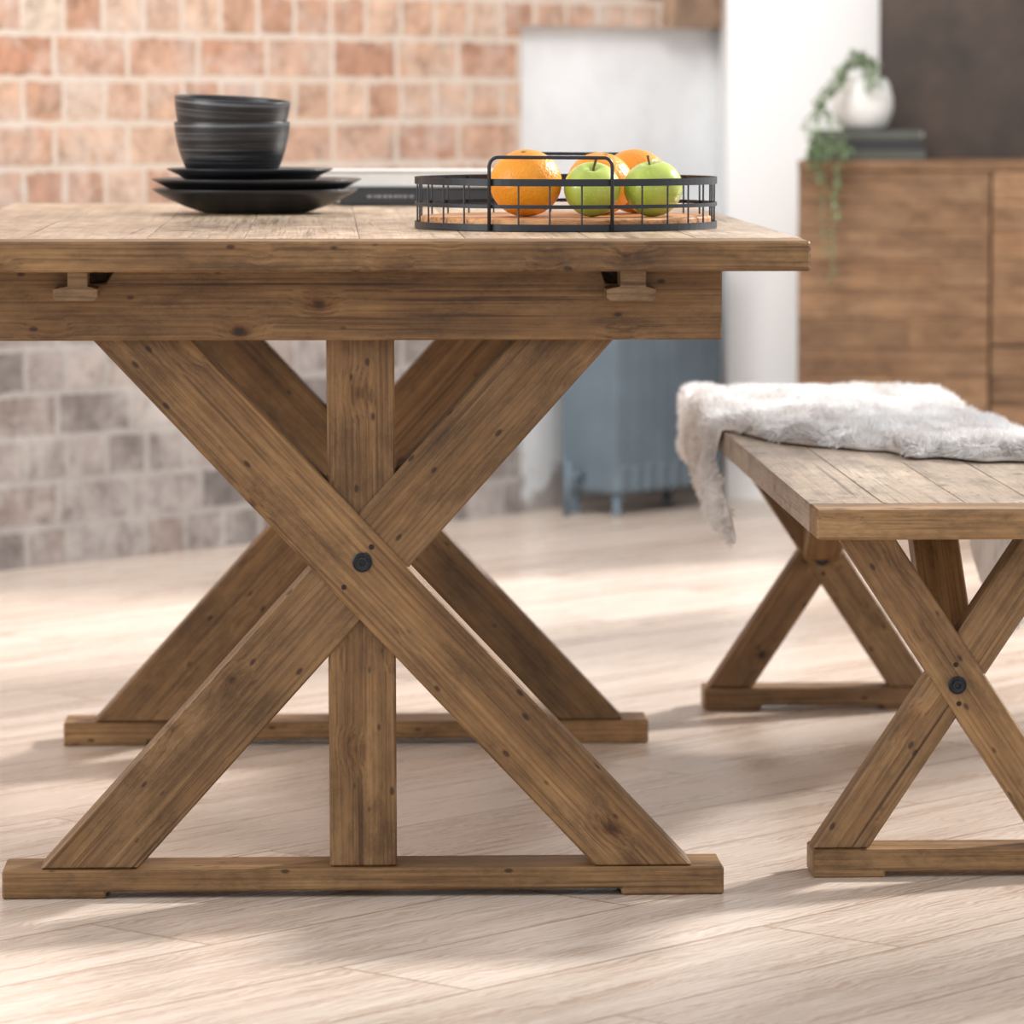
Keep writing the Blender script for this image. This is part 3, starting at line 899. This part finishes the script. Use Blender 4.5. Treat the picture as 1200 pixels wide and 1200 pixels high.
cb = sloc(.143, .13, 0)
G = 'books on the sideboard'
book(cb.x, cb.y, .127, .085, SZ+.0003, .022, M['bookgreen'], 'grey green book at the bottom of the sideboard stack', SA, G)
book(cb.x+.001, cb.y, .124, .083, SZ+.0226, .021, M['bookblack'], 'black book in the middle of the sideboard stack', SA+R(1.5), G)
book(cb.x+.004, cb.y, .118, .080, SZ+.0439, .020, M['bookgreen'], 'grey green book on top of its stack, beneath the white pot', SA-R(2), G)
zp = SZ + .0642
pp = P(1011, 150, cb.y)
pot = empty('potted_plant', (pp.x, cb.y, zp))
tag(pot, 'trailing green plant in a white pot on the sideboard books', 'plant')
bm = bmesh.new()
lathe(bm, [(0, 0), (.040, 0), (.055, .012), (.066, .045), (.066, .07), (.058, .098), (.050, .112), (.046, .112), (.052, .098), (.052, .09), (0, .09)], 36)
obj('pot', bm, M['pot'], pot, smooth=True)
bm = bmesh.new(); lathe(bm, [(0, .0905), (.050, .0905), (.045, .096), (0, .1)], 20); obj('soil', bm, M['soil'], pot)
rnd = random.Random(11)
def leaf(bm, p, d, s):
    d = d.normalized(); side = d.cross(Vector((rnd.uniform(-1,1), rnd.uniform(-1,1), 1))).normalized()
    n = d.cross(side)
    vs = [bm.verts.new(p), bm.verts.new(p + d*s*.45 + side*s*.30 + n*s*.08), bm.verts.new(p + d*s*.85+side*s*.12), bm.verts.new(p + d*s), bm.verts.new(p + d*s*.85-side*s*.12), bm.verts.new(p + d*s*.45 - side*s*.30 + n*s*.08)]
    bm.faces.new([vs[0], vs[1], vs[2], vs[3]]); bm.faces.new([vs[0], vs[3], vs[4], vs[5]])
vine_bm = bmesh.new(); leaf_bm = bmesh.new()
fyb = -.160
for k in range(14):
    ln = (0.30, .24, .15, .08, .05, .03, .02, .01, .04, .0, .0, .0, .0, .0)[k]
    x1 = (-.085, -.105, -.078, -.118, -.128, -.10, -.135, -.07, -.055, 0, 0, 0, 0, 0)[k]; fy = fyb - .008*(k % 4)
    hh = .142 + .012*(k % 3)
    pts = [Vector((rnd.uniform(-.01, .02), rnd.uniform(-.02, .02), .098)), Vector((.025 - .014*(k % 3), -.03, hh))]
    if ln > 0:
        pts += [Vector((-.030, -.06, hh-.004)), Vector((-.068, -.09, .10+.012*(k % 3))), Vector((-.095 - .012*(k % 3), -.12, .06)), Vector((x1-.01, -.14, .02)), Vector((x1, fy, -.03))]
        m = 5
        for q in range(1, m+1):
            pts.append(Vector((x1 + rnd.uniform(-.008, .012) , fy - .003*q, -.03-(ln)*q/m)))
    else:
        x9 = rnd.uniform(-.06, .06)
        pts += [Vector((x9*.6, rnd.uniform(-.06, -.03), .142)), Vector((x9, -.075, .115)), Vector((x9*1.1, -.085, .085))]
    fine = []
    for i in range(len(pts)-1):
        for q in range(4): fine.append(pts[i].lerp(pts[i+1], q/4))
    fine.append(pts[-1])
    tube(vine_bm, fine, .0012, 5)
    for i, p in enumerate(fine[3:]):
        for _ in range(2):
            if rnd.random() < (.62 if i < 26 else .5):
                leaf(leaf_bm, p, Vector((rnd.uniform(-1, 1), rnd.uniform(-1, .3), rnd.uniform(-.8, .5))), rnd.uniform(.010, .020))
obj('stems', vine_bm, M['leaf'], pot); obj('leaves', leaf_bm, M['leaf'], pot)

# ------------------------------------------------------------------ light
w = bpy.data.worlds.new('world'); SC.world = w; w.use_nodes = True
nt = w.node_tree
bg = nt.nodes['Background']; bg.inputs[0].default_value = (.97, .98, 1, 1); bg.inputs[1].default_value = .98
sd = bpy.data.lights.new('sun', 'SUN'); sd.energy = 6.0; sd.angle = R(5.0); sd.color = (1, .972, .945)
so = bpy.data.objects.new('sun', sd); COL.objects.link(so)
so.rotation_euler = Vector((-.80, -.55, -.56)).to_track_quat('-Z', 'Y').to_euler()
def area(name, loc, target, size, power, col=(1,1,1)):
    d = bpy.data.lights.new(name, 'AREA'); d.shape = 'RECTANGLE'; d.size = size[0]; d.size_y = size[1]; d.energy = power; d.color = col
    o = bpy.data.objects.new(name, d); COL.objects.link(o); o.location = loc
    o.rotation_euler = (Vector(target)-Vector(loc)).to_track_quat('-Z', 'Y').to_euler()
area('left_fill_light', (-3.6, 4.2, 2.0), (.3, 6.5, .5), (2.5, 2.0), 100, (1, .985, .955))  # added soft fill from the front left, no window modelled there
area('wall_fill_light', (0.2, 7.6, 2.9), (.4, 9.9, .8), (2.0, 1.0), 80, (1, .985, .965))  # added fill to brighten the background walls, no lamp there
